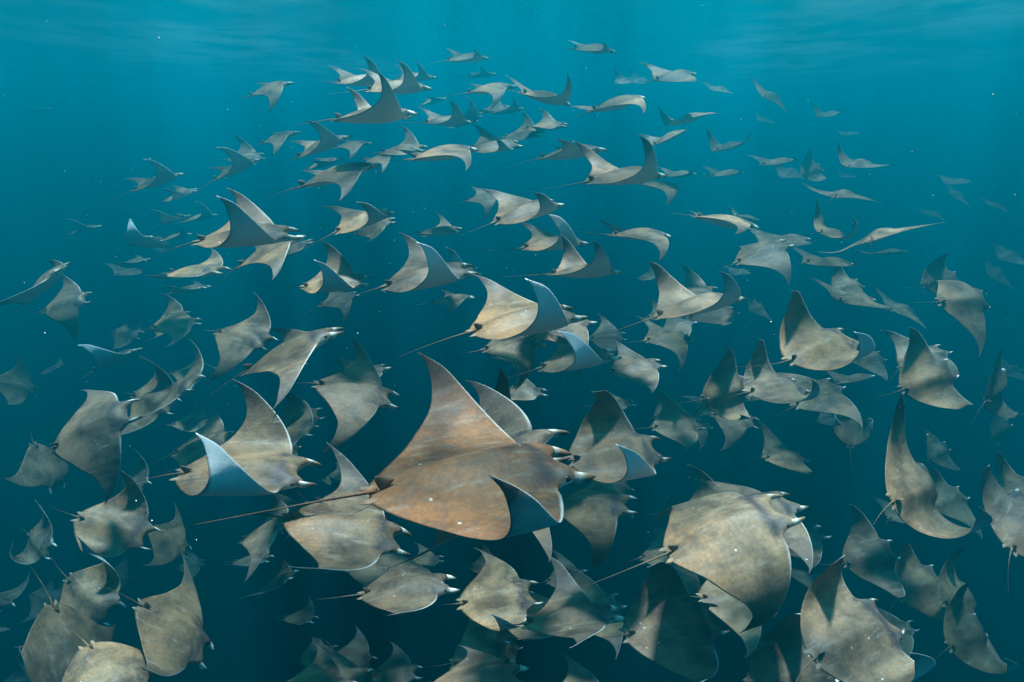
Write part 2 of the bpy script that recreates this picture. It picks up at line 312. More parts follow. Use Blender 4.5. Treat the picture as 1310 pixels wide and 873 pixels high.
# one row per ray: number, place (m), yaw, pitch, roll, inner/outer bend of left and right wing, sweep of each tip, disc width (m)
RAYS = [
(1, -0.093, 1.185, -0.888, 0.373, -0.079, -0.112, 0.539, 0.532, 0.237, 1.540, 0.069, 0.034, 1.100),
(2, -0.100, 1.594, -1.151, -0.146, 0.444, 0.070, 0.260, 0.278, 0.250, 0.300, 0.014, 0.000, 1.100),
(3, -1.285, 2.058, -1.521, 0.184, -0.105, 0.061, 0.744, 0.362, 1.312, 1.269, -0.003, 0.011, 1.100),
(4, -0.819, 2.007, -1.826, 0.121, -0.343, -0.094, 0.336, 0.355, 0.370, 0.344, -0.079, -0.039, 1.100),
(5, -1.356, 2.900, -1.239, 0.388, 0.345, -0.189, 0.250, 0.300, -0.336, -0.339, 0.000, -0.001, 1.100),
(6, -2.709, 4.817, -1.913, -0.157, -0.159, 0.294, 0.471, 0.368, -0.500, -0.400, -0.003, 0.000, 1.100),
(7, -1.171, 3.433, -1.803, 0.170, -0.305, 0.142, 0.363, 0.338, -0.500, -0.400, -0.006, 0.000, 1.100),
(8, -2.989, 3.168, -1.952, 0.308, 0.385, 0.554, -0.457, 0.269, -0.657, -0.027, -0.047, 0.013, 1.100),
(9, -5.334, 4.890, -3.536, -0.572, -1.069, -0.630, -0.502, -0.014, 0.123, 0.257, 0.044, 0.075, 1.100),
(10, -3.287, 3.355, -3.030, 0.059, -0.455, 0.434, 0.964, 0.495, 1.192, 0.812, -0.059, 0.044, 1.100),
(11, -4.364, 5.094, -4.811, 0.253, -0.941, 0.053, 0.030, 0.178, 0.050, 0.238, -0.064, -0.035, 1.100),
(12, -5.915, 5.008, -4.750, -0.522, -0.039, 0.913, 0.488, 0.294, 1.685, 1.737, -0.016, 0.035, 1.100),
(13, -2.889, 2.326, -3.080, -0.798, -0.751, -0.825, -0.381, 0.042, 0.556, 0.508, 0.071, 0.085, 1.100),
(14, -2.294, 2.000, -2.864, -0.548, -0.211, -0.349, -0.930, -0.157, -1.733, -0.741, 0.019, -0.020, 0.990),
(15, -2.185, 2.371, -2.987, 0.094, -1.003, -0.170, -0.008, 0.159, 0.349, 0.421, -0.078, -0.045, 1.100),
(16, -3.713, 3.348, -3.786, -0.382, -0.375, 0.593, 1.013, 0.662, 0.250, 0.300, 0.005, 0.000, 1.100),
(17, -8.745, 8.547, -9.123, 0.458, -0.807, 0.231, 0.487, 0.316, 0.447, 0.366, 0.004, 0.017, 1.100),
(18, -6.586, 4.749, -5.476, -0.255, 0.013, -0.434, 0.291, 0.532, 0.250, 0.300, 0.004, 0.000, 1.100),
(19, -7.671, 5.136, -6.560, 1.919, -0.318, 0.121, 0.250, 0.300, 0.092, 0.208, 0.000, 0.006, 1.100),
(20, -10.527, 7.283, -10.846, 0.196, -0.246, 0.342, 0.852, 0.647, 0.250, 0.300, 0.002, 0.000, 1.100),
(21, -1.415, 2.443, -3.698, 0.105, -0.084, -0.308, -0.030, 0.189, 0.250, 0.300, -0.000, 0.000, 1.100),
(22, -1.728, 3.676, -5.297, 0.581, -0.593, -0.191, 0.055, 0.207, 0.250, 0.300, -0.013, 0.000, 1.100),
(23, -0.678, 2.494, -2.753, 0.260, -0.088, -0.299, 0.042, 0.217, 0.320, 0.331, -0.029, -0.021, 1.100),
(24, -0.096, 2.826, -3.212, 0.204, -0.027, 0.236, -0.395, 0.024, 0.912, 1.110, 0.026, 0.022, 1.100),
(25, -0.212, 2.049, -3.009, 0.097, 0.109, -0.452, -0.171, 0.127, 0.250, 0.300, 0.004, 0.000, 1.100),
(26, 0.371, 2.285, -2.767, 0.114, 0.058, -0.512, 0.641, 0.494, 0.262, -0.085, 0.075, 0.036, 1.100),
(27, 0.948, 2.169, -2.691, 0.174, 0.032, 0.207, 1.325, 0.850, 0.730, 0.510, 0.004, 0.003, 1.100),
(28, 0.491, 2.439, -3.881, -0.045, 0.219, -0.257, 0.016, 0.206, 0.250, 0.300, 0.010, 0.000, 1.100),
(29, 1.116, 2.094, -1.905, 0.196, 0.309, -0.000, -0.640, -0.405, -1.245, -0.774, -0.066, 0.017, 1.265),
(30, 1.438, 2.459, -2.097, 0.254, 0.112, -0.166, -0.150, 0.172, -0.014, 0.142, 0.053, 0.041, 1.100),
(31, 3.033, 4.263, -3.994, 0.079, 0.299, -0.035, 0.250, 0.300, 0.310, 0.338, 0.000, -0.008, 1.100),
(32, 3.469, 3.820, -3.792, 0.230, 0.071, 0.733, 0.476, 0.275, 0.830, 0.866, 0.025, -0.027, 1.100),
(33, 1.648, 1.761, -2.248, 0.451, -0.046, 0.309, 1.335, 0.451, 1.362, 0.896, 0.041, -0.026, 1.100),
(34, 1.702, 2.121, -3.043, 0.328, -0.142, 0.790, 1.025, 0.596, 0.250, 0.300, 0.006, 0.000, 1.265),
(35, 1.885, 3.211, -3.689, 0.002, -0.142, 0.098, 0.250, 0.300, 0.152, 0.256, 0.000, -0.000, 1.100),
(36, 3.764, 3.025, -3.857, 0.475, -0.142, 0.738, 0.816, 0.325, 1.248, 1.706, 0.024, -0.035, 1.100),
(37, 4.433, 3.775, -4.283, 0.455, -0.318, 0.710, 0.864, 0.513, 0.250, 0.300, 0.004, 0.000, 1.265),
(38, 4.345, 4.084, -4.460, 0.409, 0.084, 0.551, 0.852, 0.562, 0.250, 0.300, 0.003, 0.000, 1.232),
(39, 6.204, 5.897, -7.465, -0.059, 0.708, -0.008, 0.250, 0.300, 0.245, 0.292, 0.000, -0.026, 1.100),
(40, 2.155, 2.262, -1.779, 0.606, -0.192, 0.903, 0.439, 0.256, 1.415, 1.486, 0.006, -0.014, 1.100),
(41, 5.670, 5.406, -4.414, 0.325, 0.174, 0.502, 0.853, 0.582, 0.250, 0.300, 0.003, 0.000, 1.100),
(42, 6.535, 6.847, -5.914, 0.320, 0.012, -0.131, 0.250, 0.300, 0.375, 0.352, 0.000, 0.001, 1.100),
(43, 3.683, 4.081, -2.007, 0.312, 0.225, 0.857, 0.581, 0.309, 1.009, 1.007, 0.021, -0.025, 1.100),
(44, 4.890, 5.572, -2.472, 0.194, 0.376, 0.141, 0.512, 0.462, 0.250, 0.300, 0.007, 0.000, 1.100),
(45, 4.997, 4.735, -2.444, 0.633, 0.202, 1.393, 0.086, 0.357, 1.013, 2.421, 0.013, -0.029, 1.100),
(46, 12.344, 11.529, -5.443, 0.096, 0.218, 0.258, 0.575, 0.464, 0.250, 0.300, 0.005, 0.000, 1.100),
(47, 10.316, 9.321, -5.771, 0.397, 0.425, 1.009, 0.250, 0.300, -0.862, -0.189, 0.000, 0.006, 1.100),
(48, 3.318, 2.650, -2.350, 0.696, 0.150, 0.452, 0.738, 0.515, 0.250, 0.300, 0.000, 0.000, 1.100),
(49, 5.266, 4.322, -3.441, 0.435, 0.130, 0.461, 0.745, 0.517, 0.250, 0.300, 0.003, 0.000, 1.100),
(50, 4.144, 4.505, -1.419, 0.259, -0.029, 0.860, -1.117, -1.901, 0.056, -0.107, 0.074, 0.015, 1.100),
(51, 2.090, 3.198, -1.343, 0.413, 0.160, 0.282, 1.142, 0.701, 1.198, 0.918, 0.010, 0.001, 1.100),
(52, 2.143, 3.719, -1.923, 0.377, -0.068, 0.185, 1.209, 0.821, 0.938, 0.758, 0.008, 0.007, 1.100),
(53, 2.108, 4.489, -2.350, 0.429, 0.054, 1.191, 0.603, 0.294, 1.245, 1.345, 0.033, -0.045, 1.100),
(54, 3.395, 5.375, -3.737, 0.253, -0.114, 0.106, 0.532, 0.417, 0.404, 0.355, 0.005, 0.003, 1.100),
(55, 4.997, 6.494, -4.007, 1.096, 0.668, -0.195, 1.516, 0.925, 1.387, 0.766, -0.024, 0.004, 1.100),
(56, 8.444, 11.864, -7.062, -0.143, 0.267, -0.023, 0.250, 0.300, 0.291, 0.326, 0.000, -0.008, 1.100),
(57, 7.912, 8.037, -5.471, 0.446, 0.210, 0.873, 0.122, 0.168, 0.738, 1.233, 0.018, -0.031, 1.100),
(58, 1.334, 4.998, -2.331, 0.190, 0.122, 0.008, 0.209, 0.440, -0.068, 0.139, 0.071, 0.053, 1.100),
(59, 0.497, 3.575, -1.613, 0.166, 0.156, -0.091, 0.250, 0.300, 1.169, 1.256, 0.000, -0.005, 1.100),
(60, 0.069, 2.546, -0.919, 0.395, 0.067, 0.051, 0.212, 0.348, 0.986, 1.087, 0.044, 0.044, 1.100),
(61, 0.437, 4.251, -1.593, 0.424, 0.143, -0.000, 0.250, 0.300, -0.500, -0.400, 0.000, 0.000, 1.100),
(62, 0.011, 4.519, -1.876, 0.306, 0.044, -0.000, 0.250, 0.300, -0.500, -0.400, 0.000, 0.000, 1.100),
(63, 0.142, 5.930, -3.131, -0.019, 0.069, -0.063, 0.250, 0.300, 0.308, 0.323, 0.000, -0.004, 1.100),
(64, 0.633, 2.608, -1.789, 0.223, 0.013, 0.299, 1.248, 0.895, 1.166, 1.242, 0.003, 0.006, 1.100),
(65, 0.625, 3.156, -2.631, -0.210, 0.218, 0.012, -0.358, 0.047, -1.156, -0.647, 0.009, 0.067, 1.100),
(66, 1.873, 5.718, -2.278, 0.277, 0.014, -0.000, 0.250, 0.300, -0.500, -0.400, 0.000, 0.000, 1.100),
(67, 1.956, 5.232, -3.193, 0.067, 0.064, 0.177, 0.418, 0.369, 0.250, 0.300, 0.008, 0.000, 1.100),
(68, 1.520, 6.696, -3.725, -0.068, 0.125, -0.185, 0.085, 0.235, 0.250, 0.300, 0.005, 0.000, 1.100),
(69, 1.180, 3.140, -1.034, 0.346, 0.140, -0.243, 0.938, 0.965, 0.604, 0.596, 0.031, 0.021, 1.100),
(70, 2.450, 6.638, -1.992, -0.222, 0.199, 0.294, 0.475, 0.370, 0.250, 0.300, 0.017, 0.000, 1.100),
(71, 2.349, 5.687, -1.959, 0.117, 0.144, 0.058, 0.250, 0.300, 0.204, 0.285, 0.000, -0.003, 1.100),
(72, 2.706, 5.494, -1.191, 0.123, 0.368, 0.158, -0.361, 0.014, -0.397, -0.159, 0.083, 0.077, 1.100),
(73, 3.692, 6.972, -1.356, 0.346, 0.103, -0.000, 0.250, 0.300, 0.250, 0.300, 0.000, 0.000, 1.320),
(74, 1.198, 4.867, -0.889, 0.399, -0.057, -0.108, 0.250, 0.300, -0.394, -0.355, 0.000, 0.002, 1.100),
(75, 3.355, 12.155, -3.200, -0.468, 0.300, 0.205, 0.375, 0.323, 0.250, 0.300, 0.013, 0.000, 1.100),
(76, 3.736, 5.989, -1.418, 0.220, -0.034, -0.023, 0.250, 0.300, 0.273, 0.310, 0.000, -0.000, 1.100),
(77, 3.729, 5.236, -0.968, 0.822, 0.015, -0.476, -0.256, 0.907, -0.142, 0.091, 0.028, 0.010, 1.100),
(78, 6.463, 8.740, -1.895, 0.253, 0.002, -0.304, 0.142, 0.487, 0.011, 0.139, 0.043, 0.038, 1.100),
(79, 4.201, 6.029, -1.885, 0.431, -0.042, 0.066, 0.250, 0.300, 0.182, 0.269, 0.000, 0.000, 1.100),
(80, 6.290, 7.904, -2.626, 0.474, -0.100, 0.333, 0.250, 0.300, -0.059, 0.169, 0.000, -0.001, 1.100),
(81, 4.747, 7.640, -0.813, 0.779, 0.045, 0.022, 0.189, 0.537, -0.156, 0.106, 0.011, 0.007, 1.100),
(82, 7.428, 14.459, -0.968, 0.558, 0.385, 0.266, 0.512, 0.470, 0.092, 0.220, 0.004, 0.002, 1.100),
(83, 6.125, 11.003, -0.693, 0.444, 0.245, 0.924, 0.891, 0.411, 0.937, 0.790, 0.020, -0.016, 1.100),
(84, 5.719, 8.973, -0.460, 0.614, 0.137, 0.143, 0.855, 0.705, 0.220, 0.242, 0.005, 0.006, 1.100),
(85, 12.740, 20.476, -1.464, 0.428, 0.174, 0.118, 0.380, 0.407, 0.114, 0.221, 0.006, 0.006, 1.100),
(86, 7.243, 12.821, 0.410, 0.536, 0.184, 0.042, 0.799, 0.558, 0.551, 0.385, 0.006, 0.003, 1.100),
(87, 12.344, 20.233, 0.005, 0.364, 0.206, -0.009, 0.456, 0.561, 0.049, 0.178, 0.018, 0.018, 1.100),
(88, 25.381, 38.808, 0.833, 0.348, 0.172, 0.201, 0.296, 0.358, 0.013, 0.187, 0.006, 0.005, 1.100),
(89, 11.719, 13.984, -1.478, 0.587, 0.036, 0.644, 0.405, 0.292, 0.038, 0.253, -0.000, -0.004, 1.100),
(90, 14.143, 15.378, -1.929, 0.384, -0.023, 0.301, 0.161, 0.306, -0.168, 0.118, 0.005, 0.004, 1.100),
(91, 11.754, 14.704, -2.065, 0.416, -0.020, 0.218, -0.145, 0.159, -0.251, 0.090, 0.010, 0.008, 1.100),
(92, 11.277, 13.570, -1.123, 0.197, 0.166, 0.077, 0.331, 0.337, 0.250, 0.300, 0.001, 0.000, 1.100),
(93, 13.525, 13.817, -3.074, 0.259, 0.330, 0.412, 0.368, 0.307, 0.154, 0.301, 0.001, -0.008, 1.100),
(94, 11.577, 11.966, -3.089, 0.587, 0.200, 0.646, 0.391, 0.297, -0.028, 0.220, 0.005, -0.001, 1.100),
(95, 21.814, 21.177, -7.598, 0.326, 0.113, 0.587, 0.724, 0.537, 0.033, 0.200, 0.002, -0.001, 1.100),
(96, 5.651, 6.550, -1.796, 0.254, 0.112, 0.812, 1.188, 0.696, 0.250, 0.300, 0.006, 0.000, 1.100),
(97, 3.324, 8.420, -0.188, 0.642, 0.163, -0.154, 1.082, 0.815, 0.523, 0.333, 0.012, 0.008, 1.100),
(98, 2.329, 7.407, 0.177, 0.697, 0.173, -0.314, 0.667, 1.383, -0.296, 0.078, 0.031, 0.028, 1.100),
(99, 2.383, 8.415, -0.061, 0.488, 0.353, -0.250, 0.434, 0.616, 0.101, 0.181, 0.038, 0.034, 1.100),
(100, 2.132, 7.591, 0.706, 0.426, 0.212, 0.227, 0.250, 0.300, 0.038, 0.211, 0.000, 0.000, 1.100),
(101, 3.221, 16.554, 1.425, 0.522, 0.257, 0.322, 0.934, 0.659, 0.321, 0.304, 0.014, 0.008, 1.100),
(102, 4.054, 18.254, 1.575, 0.335, 0.141, 0.350, 0.539, 0.401, 0.250, 0.300, 0.002, 0.000, 1.232),
(103, 5.295, 14.603, 1.066, 0.696, 0.132, 0.277, 0.250, 0.300, -0.010, 0.189, 0.000, 0.000, 1.100),
(104, 4.811, 10.566, 0.653, 0.783, 0.107, 0.548, 0.250, 0.300, -0.250, 0.093, 0.000, -0.002, 1.100),
(105, 9.454, 20.896, 0.494, 0.519, 0.224, 0.236, 0.555, 0.611, -0.066, 0.145, 0.011, 0.012, 1.100),
(106, 0.786, 3.820, -0.290, 0.419, 0.087, 0.049, 0.542, 0.436, 0.837, 0.738, 0.009, 0.006, 1.100),
(107, 0.551, 5.101, -0.173, -0.044, 0.156, -0.063, 0.193, 0.278, 0.250, 0.300, 0.004, 0.000, 1.100),
(108, 1.994, 7.221, -0.651, 0.252, -0.091, -0.000, 0.250, 0.300, -0.500, -0.400, 0.000, 0.000, 1.100),
(109, 3.077, 9.909, -0.696, 0.283, 0.073, -0.000, 0.250, 0.300, 0.250, 0.300, 0.000, 0.000, 1.100),
(110, 0.117, 4.260, -0.589, 0.501, 0.228, 0.115, 0.250, 0.300, 0.693, 0.760, 0.000, 0.001, 1.100),
(111, -0.439, 8.350, -0.933, 0.200, 0.160, 0.051, 0.250, 0.300, -0.544, -0.416, 0.000, -0.002, 1.100),
(112, 0.368, 4.609, -0.924, 0.358, 0.064, 0.055, 0.250, 0.300, 1.139, 1.247, 0.000, 0.001, 1.100),
(113, 0.547, 3.883, -0.999, 0.286, -0.012, -0.217, 0.957, 0.937, 0.612, 0.582, 0.057, 0.035, 1.001),
(114, -0.556, 3.313, -0.885, 0.363, 0.135, 0.123, 0.366, 0.397, 1.048, 1.145, 0.072, 0.073, 1.100),
(115, -1.665, 4.673, -1.306, 0.241, 0.061, 0.234, 0.631, 0.341, 1.286, 0.951, 0.046, 0.039, 1.100),
(116, -0.852, 6.993, -2.191, 0.179, 0.102, -0.211, 0.250, 0.300, -0.315, -0.330, 0.000, -0.002, 1.100),
(117, -2.687, 7.599, -2.379, 0.548, 0.189, 0.017, 0.250, 0.300, -0.508, -0.400, 0.000, 0.002, 1.100),
(118, -0.991, 6.950, -1.221, -0.128, 0.126, 0.080, 0.305, 0.314, 0.250, 0.300, 0.006, 0.000, 1.100),
(119, -1.423, 4.973, -0.775, 0.693, 0.276, 0.047, 0.250, 0.300, 0.738, 0.768, 0.000, 0.003, 1.100),
(120, -1.998, 7.533, -1.254, 0.168, 0.325, 0.236, 0.250, 0.300, 0.027, 0.205, 0.000, -0.003, 1.100),
(121, -1.342, 4.110, -0.298, 0.515, 0.255, -0.149, 0.250, 0.300, -0.364, -0.346, 0.000, 0.003, 1.100),
(122, -2.163, 8.678, -0.397, 0.530, 0.281, -0.116, 0.250, 0.300, -0.390, -0.355, 0.000, 0.003, 1.100),
(123, -2.689, 9.243, -0.177, 0.310, 0.140, -0.021, 0.250, 0.300, -0.482, -0.394, 0.000, 0.001, 1.100),
(124, -2.041, 5.878, -0.127, 0.656, 0.373, -0.036, 0.250, 0.300, 0.793, 0.777, 0.000, 0.005, 1.100),
(125, -3.158, 9.065, -0.466, 0.282, 0.304, -0.000, 0.250, 0.300, 0.250, 0.300, 0.000, 0.000, 1.100),
(126, -0.591, 4.591, -0.160, 0.693, 0.117, -0.151, 0.250, 0.300, -0.342, -0.328, 0.000, 0.004, 1.100),
(127, -0.195, 6.371, -0.135, 0.316, 0.111, 0.296, 0.250, 0.300, 0.537, 0.706, 0.000, 0.000, 1.100),
(128, -1.401, 7.007, -0.195, -0.184, 0.098, 0.270, 0.447, 0.356, 0.250, 0.300, 0.005, 0.000, 1.100),
(129, -1.054, 4.250, 0.121, 0.525, 0.094, -0.113, 0.675, 0.663, 0.490, 0.487, 0.091, 0.083, 1.100),
(130, -1.650, 6.292, 0.534, 0.684, 0.105, 0.150, 0.250, 0.300, 0.633, 0.724, 0.000, 0.005, 1.100),
(131, -1.069, 5.277, 0.390, 0.585, 0.107, 0.177, 0.250, 0.300, 0.625, 0.729, 0.000, 0.004, 1.100),
(132, -1.481, 8.812, 0.801, 0.511, 0.115, 0.207, 0.250, 0.300, 0.609, 0.728, 0.000, 0.004, 1.100),
(133, -0.643, 8.139, 0.976, 0.450, 0.128, 0.176, 0.177, 0.334, 0.280, 0.495, 0.046, 0.046, 1.100),
(134, -0.643, 12.037, 1.139, 0.243, 0.118, -0.000, 0.250, 0.300, 0.250, 0.300, 0.000, 0.000, 1.100),
(135, -0.263, 6.930, 0.499, 0.248, 0.150, -0.000, 0.250, 0.300, -0.500, -0.400, 0.000, 0.000, 1.100),
(136, 0.329, 5.878, 0.346, 0.656, -0.104, 0.196, 0.250, 0.300, 0.585, 0.702, 0.000, 0.004, 1.100),
(137, 1.099, 7.950, 1.067, 0.325, 0.024, 0.267, 0.014, 0.218, 0.237, 0.536, 0.015, 0.016, 1.100),
(138, 1.020, 5.558, 0.267, 0.526, 0.218, -0.172, 0.250, 0.300, -0.330, -0.326, 0.000, 0.002, 1.100),
(139, 0.155, 8.291, -0.015, -0.376, 0.085, 0.343, 0.483, 0.359, 0.250, 0.300, 0.008, 0.000, 1.100),
(140, 0.484, 8.016, 0.094, -0.196, 0.099, 0.210, 0.416, 0.355, 0.250, 0.300, 0.007, 0.000, 1.100),
(141, -0.362, 10.687, 0.429, -0.247, 0.165, 0.237, 0.430, 0.355, 0.250, 0.300, 0.007, 0.000, 1.100),
(142, -0.100, 9.532, 0.358, 0.523, 0.139, -0.109, 0.250, 0.300, 0.333, 0.326, 0.000, 0.002, 1.100),
(143, -0.815, 6.881, 0.138, 0.551, 0.055, 0.120, 0.250, 0.300, 0.671, 0.743, 0.000, 0.004, 1.100),
(144, -0.812, 9.806, 0.219, 0.649, 0.138, -0.418, 0.250, 0.300, 0.544, 0.379, 0.000, 0.001, 1.100),
(145, -1.821, 12.969, 0.684, 0.250, 0.282, -0.000, 0.250, 0.300, 0.250, 0.300, 0.000, 0.000, 1.100),
(146, -3.307, 7.795, 0.569, 0.356, 0.327, 0.073, 0.250, 0.300, -0.562, -0.422, 0.000, 0.002, 1.100),
(147, -4.501, 6.783, -0.564, 1.003, 0.292, -0.107, 0.250, 0.300, 0.794, 0.747, 0.000, 0.008, 1.100),
(148, -6.212, 9.918, -1.064, 0.437, 0.317, 0.152, 0.250, 0.300, 0.683, 0.769, 0.000, 0.001, 1.100),
(149, -3.459, 6.747, -0.415, 0.798, 0.397, -0.122, 0.250, 0.300, 0.831, 0.771, 0.000, 0.007, 1.100),
(150, -4.909, 10.065, -0.407, 0.397, 0.102, 0.492, 0.580, 0.381, 0.250, 0.300, -0.003, 0.000, 1.100),
(151, -3.567, 8.462, -0.054, 0.232, 0.306, -0.000, 0.250, 0.300, -0.500, -0.400, 0.000, 0.000, 1.100),
(152, -1.750, 3.391, -0.632, 0.397, 0.045, 0.176, 0.461, 0.340, 1.130, 0.990, 0.054, 0.061, 1.100),
(153, -2.175, 4.581, -0.976, 0.562, 0.382, -0.147, 0.250, 0.300, -0.372, -0.353, 0.000, 0.003, 1.100),
(154, -2.807, 6.436, -1.396, 0.440, 0.465, -0.000, 0.250, 0.300, 0.250, 0.300, 0.000, 0.000, 1.100),
(155, -3.257, 5.173, -1.318, -0.056, 0.070, 0.045, 0.273, 0.300, 0.250, 0.300, 0.003, 0.000, 1.100),
(156, -5.335, 8.159, -2.388, 0.184, 0.152, -0.146, 0.250, 0.300, 0.375, 0.346, 0.000, -0.001, 1.100),
(157, -5.106, 7.194, -2.587, 0.029, 0.312, 0.412, 0.533, 0.373, 0.250, 0.300, 0.000, 0.000, 1.100),
(158, -7.789, 9.670, -3.745, -0.069, -0.099, 0.603, -0.004, 0.108, 0.237, 0.785, 0.061, 0.067, 1.100),
(159, -5.226, 6.177, -2.765, 0.427, 0.397, -0.310, 0.250, 0.300, 1.010, 0.833, 0.000, 0.006, 1.100),
(160, -3.906, 4.936, -2.696, -0.318, -0.074, 0.678, 0.909, 0.556, 0.250, 0.300, -0.008, 0.000, 1.100),
(161, -3.109, 4.324, -2.212, -0.535, 0.392, 0.471, 0.607, 0.409, 0.250, 0.300, -0.001, 0.000, 1.100),
(162, -5.783, 6.345, -2.046, 0.179, 0.274, 0.614, 0.250, 0.300, -0.901, -0.486, 0.000, 0.013, 1.100),
(163, -4.618, 4.907, -1.381, 0.039, 0.679, 0.204, 0.438, 0.375, 0.250, 0.300, -0.001, 0.000, 1.100),
(164, -9.698, 11.745, -2.017, 0.542, 0.227, -0.055, 0.250, 0.300, 0.860, 0.825, 0.000, 0.005, 1.100),
(165, -7.706, 10.239, -2.429, 0.259, 0.211, -0.050, 0.250, 0.300, 0.294, 0.317, 0.000, -0.000, 1.100),
(166, -6.875, 10.591, -1.622, 0.191, 0.290, -0.015, 0.250, 0.300, 0.797, 0.791, 0.000, -0.001, 1.100),
(167, -5.841, 9.723, -1.457, 1.054, 0.106, -0.156, 0.250, 0.300, 0.802, 0.732, 0.000, 0.008, 1.100),
(168, -5.926, 8.250, -1.611, -0.251, 0.250, -0.579, 0.250, 0.300, 1.286, 0.919, 0.000, 0.009, 1.100),
(169, -12.126, 17.627, -3.561, 0.642, 0.186, 0.569, 0.549, 0.333, 0.250, 0.300, -0.006, 0.000, 1.100),
(170, -6.679, 10.171, -1.905, 1.121, 0.088, -0.219, 0.250, 0.300, 0.398, 0.337, 0.000, 0.007, 1.100),
(171, -7.932, 7.322, -3.742, 1.010, -0.741, 0.841, 0.362, 0.139, 0.407, 0.433, -0.064, -0.030, 1.100),
(172, -11.688, 11.791, -5.540, 0.035, 0.340, 0.132, 0.345, 0.326, 0.250, 0.300, 0.002, 0.000, 1.100),
(173, -9.098, 11.856, -3.026, 1.375, -0.002, 0.165, 0.326, 0.298, 0.250, 0.300, -0.007, 0.000, 1.100),
(174, -3.140, 4.425, -2.930, 0.133, 0.249, 0.210, 0.070, 0.156, 0.350, 0.532, 0.061, 0.049, 1.100),
(175, -2.535, 5.108, -3.227, -0.225, 0.297, 0.094, 0.286, 0.291, -0.500, -0.400, 0.005, 0.000, 1.100),
(177, -2.552, 4.223, -3.830, 0.110, 0.421, -0.093, 0.250, 0.300, -0.369, -0.328, 0.000, -0.006, 1.100),
(178, -1.322, 3.849, -4.022, 0.134, -0.257, -0.180, 0.250, 0.300, 0.424, 0.373, 0.000, 0.004, 1.100),
(180, -15.931, 19.024, 0.714, -0.036, 0.383, -0.000, 0.250, 0.300, 0.250, 0.300, 0.000, 0.000, 1.100),
(183, -36.910, 41.011, 0.398, 0.143, 0.282, -0.000, 0.250, 0.300, 0.250, 0.300, 0.000, 0.000, 1.100),
(184, -3.182, 5.177, -5.623, 0.135, 0.493, -0.289, 0.250, 0.300, 0.473, 0.371, 0.000, -0.005, 1.100),
(185, -3.875, 6.784, -8.215, -0.132, 0.057, -0.356, 0.250, 0.300, 0.563, 0.417, 0.000, -0.003, 1.100),
(186, -1.345, 3.982, -5.713, 0.091, 0.052, -0.270, 0.004, 0.203, 0.250, 0.300, 0.004, 0.000, 1.100),
(187, -1.423, 6.395, -6.481, 0.232, 0.055, -0.319, 0.250, 0.300, 0.547, 0.418, 0.000, -0.001, 1.100),
(188, -4.053, 6.134, -6.179, 0.001, 0.135, -0.293, 0.250, 0.300, 0.498, 0.389, 0.000, -0.003, 1.100),
(189, 1.841, 4.751, -4.662, -0.089, 0.395, -0.176, 0.089, 0.235, 0.250, 0.300, 0.014, 0.000, 1.100),
(190, 0.793, 5.519, -5.886, 0.124, 0.124, -0.147, 0.250, 0.300, 0.398, 0.364, 0.000, -0.004, 1.100),
(191, 2.069, 5.062, -0.794, 0.069, -0.167, -0.210, 0.250, 0.300, -0.318, -0.332, 0.000, -0.002, 1.100),
(192, 5.026, 11.180, -1.669, 0.359, -0.196, -0.048, 0.391, 0.689, -0.116, 0.118, 0.043, 0.039, 1.100),
(193, 11.067, 32.806, -6.289, 0.476, 0.208, -0.000, 0.250, 0.300, 0.250, 0.300, 0.000, 0.000, 1.100),
(194, 6.231, 13.737, -3.510, 0.427, 0.144, -0.000, 0.250, 0.300, 0.250, 0.300, 0.000, 0.000, 1.100),
(195, 4.493, 7.268, -1.298, 0.536, -0.132, 0.404, 0.793, 0.456, 1.283, 1.031, 0.003, -0.004, 1.100),
(196, 4.520, 9.256, -0.452, 0.319, 0.134, -0.000, 0.250, 0.300, 0.250, 0.300, 0.000, 0.000, 1.100),
(197, 3.793, 9.538, -0.656, 0.306, 0.113, -0.000, 0.250, 0.300, 0.250, 0.300, 0.000, 0.000, 1.100),
(198, 5.336, 7.879, -2.248, 0.368, 0.108, 0.498, 0.743, 0.501, 0.250, 0.300, 0.006, 0.000, 1.100),
(199, 6.425, 12.788, -4.222, 0.645, 0.068, 0.606, 0.826, 0.523, 0.250, 0.300, 0.006, 0.000, 1.100),
(200, 8.975, 10.209, -2.967, -0.120, 0.145, -0.221, 0.054, 0.226, 0.250, 0.300, 0.004, 0.000, 1.100),
(201, -8.653, 10.547, -10.803, 0.595, -0.146, 0.179, 0.250, 0.300, 0.076, 0.223, 0.000, 0.008, 1.100),
(202, -5.091, 5.690, -4.371, -0.540, 0.107, 0.636, 0.799, 0.493, 0.250, 0.300, -0.005, 0.000, 1.100),
(203, -1.243, 3.045, -2.683, 0.543, -1.040, -0.368, -0.090, 0.156, 0.250, 0.300, -0.004, 0.000, 1.100),
(204, -0.019, 2.256, -1.612, 0.807, -0.402, 0.714, 0.750, 0.431, 0.250, 0.300, 0.009, 0.000, 1.100),
(205, 5.598, 7.386, -3.275, 0.211, 0.059, 0.472, 0.738, 0.507, 0.250, 0.300, 0.008, 0.000, 1.100),
(206, 5.096, 6.880, -3.400, 0.253, 0.115, -0.444, 0.430, 0.614, 0.223, 0.218, 0.032, 0.028, 1.100),
(207, -9.112, 7.423, -8.440, -0.005, -0.324, 0.432, 0.926, 0.665, 0.250, 0.300, 0.003, 0.000, 1.100)]
TAIL = {1: (.38, .02, -.02), 29: (.5, .03, -.03)}
TINT = {1: (.150, .074, .039, 1.3), 29: (.165, .116, .076, 1.0)}
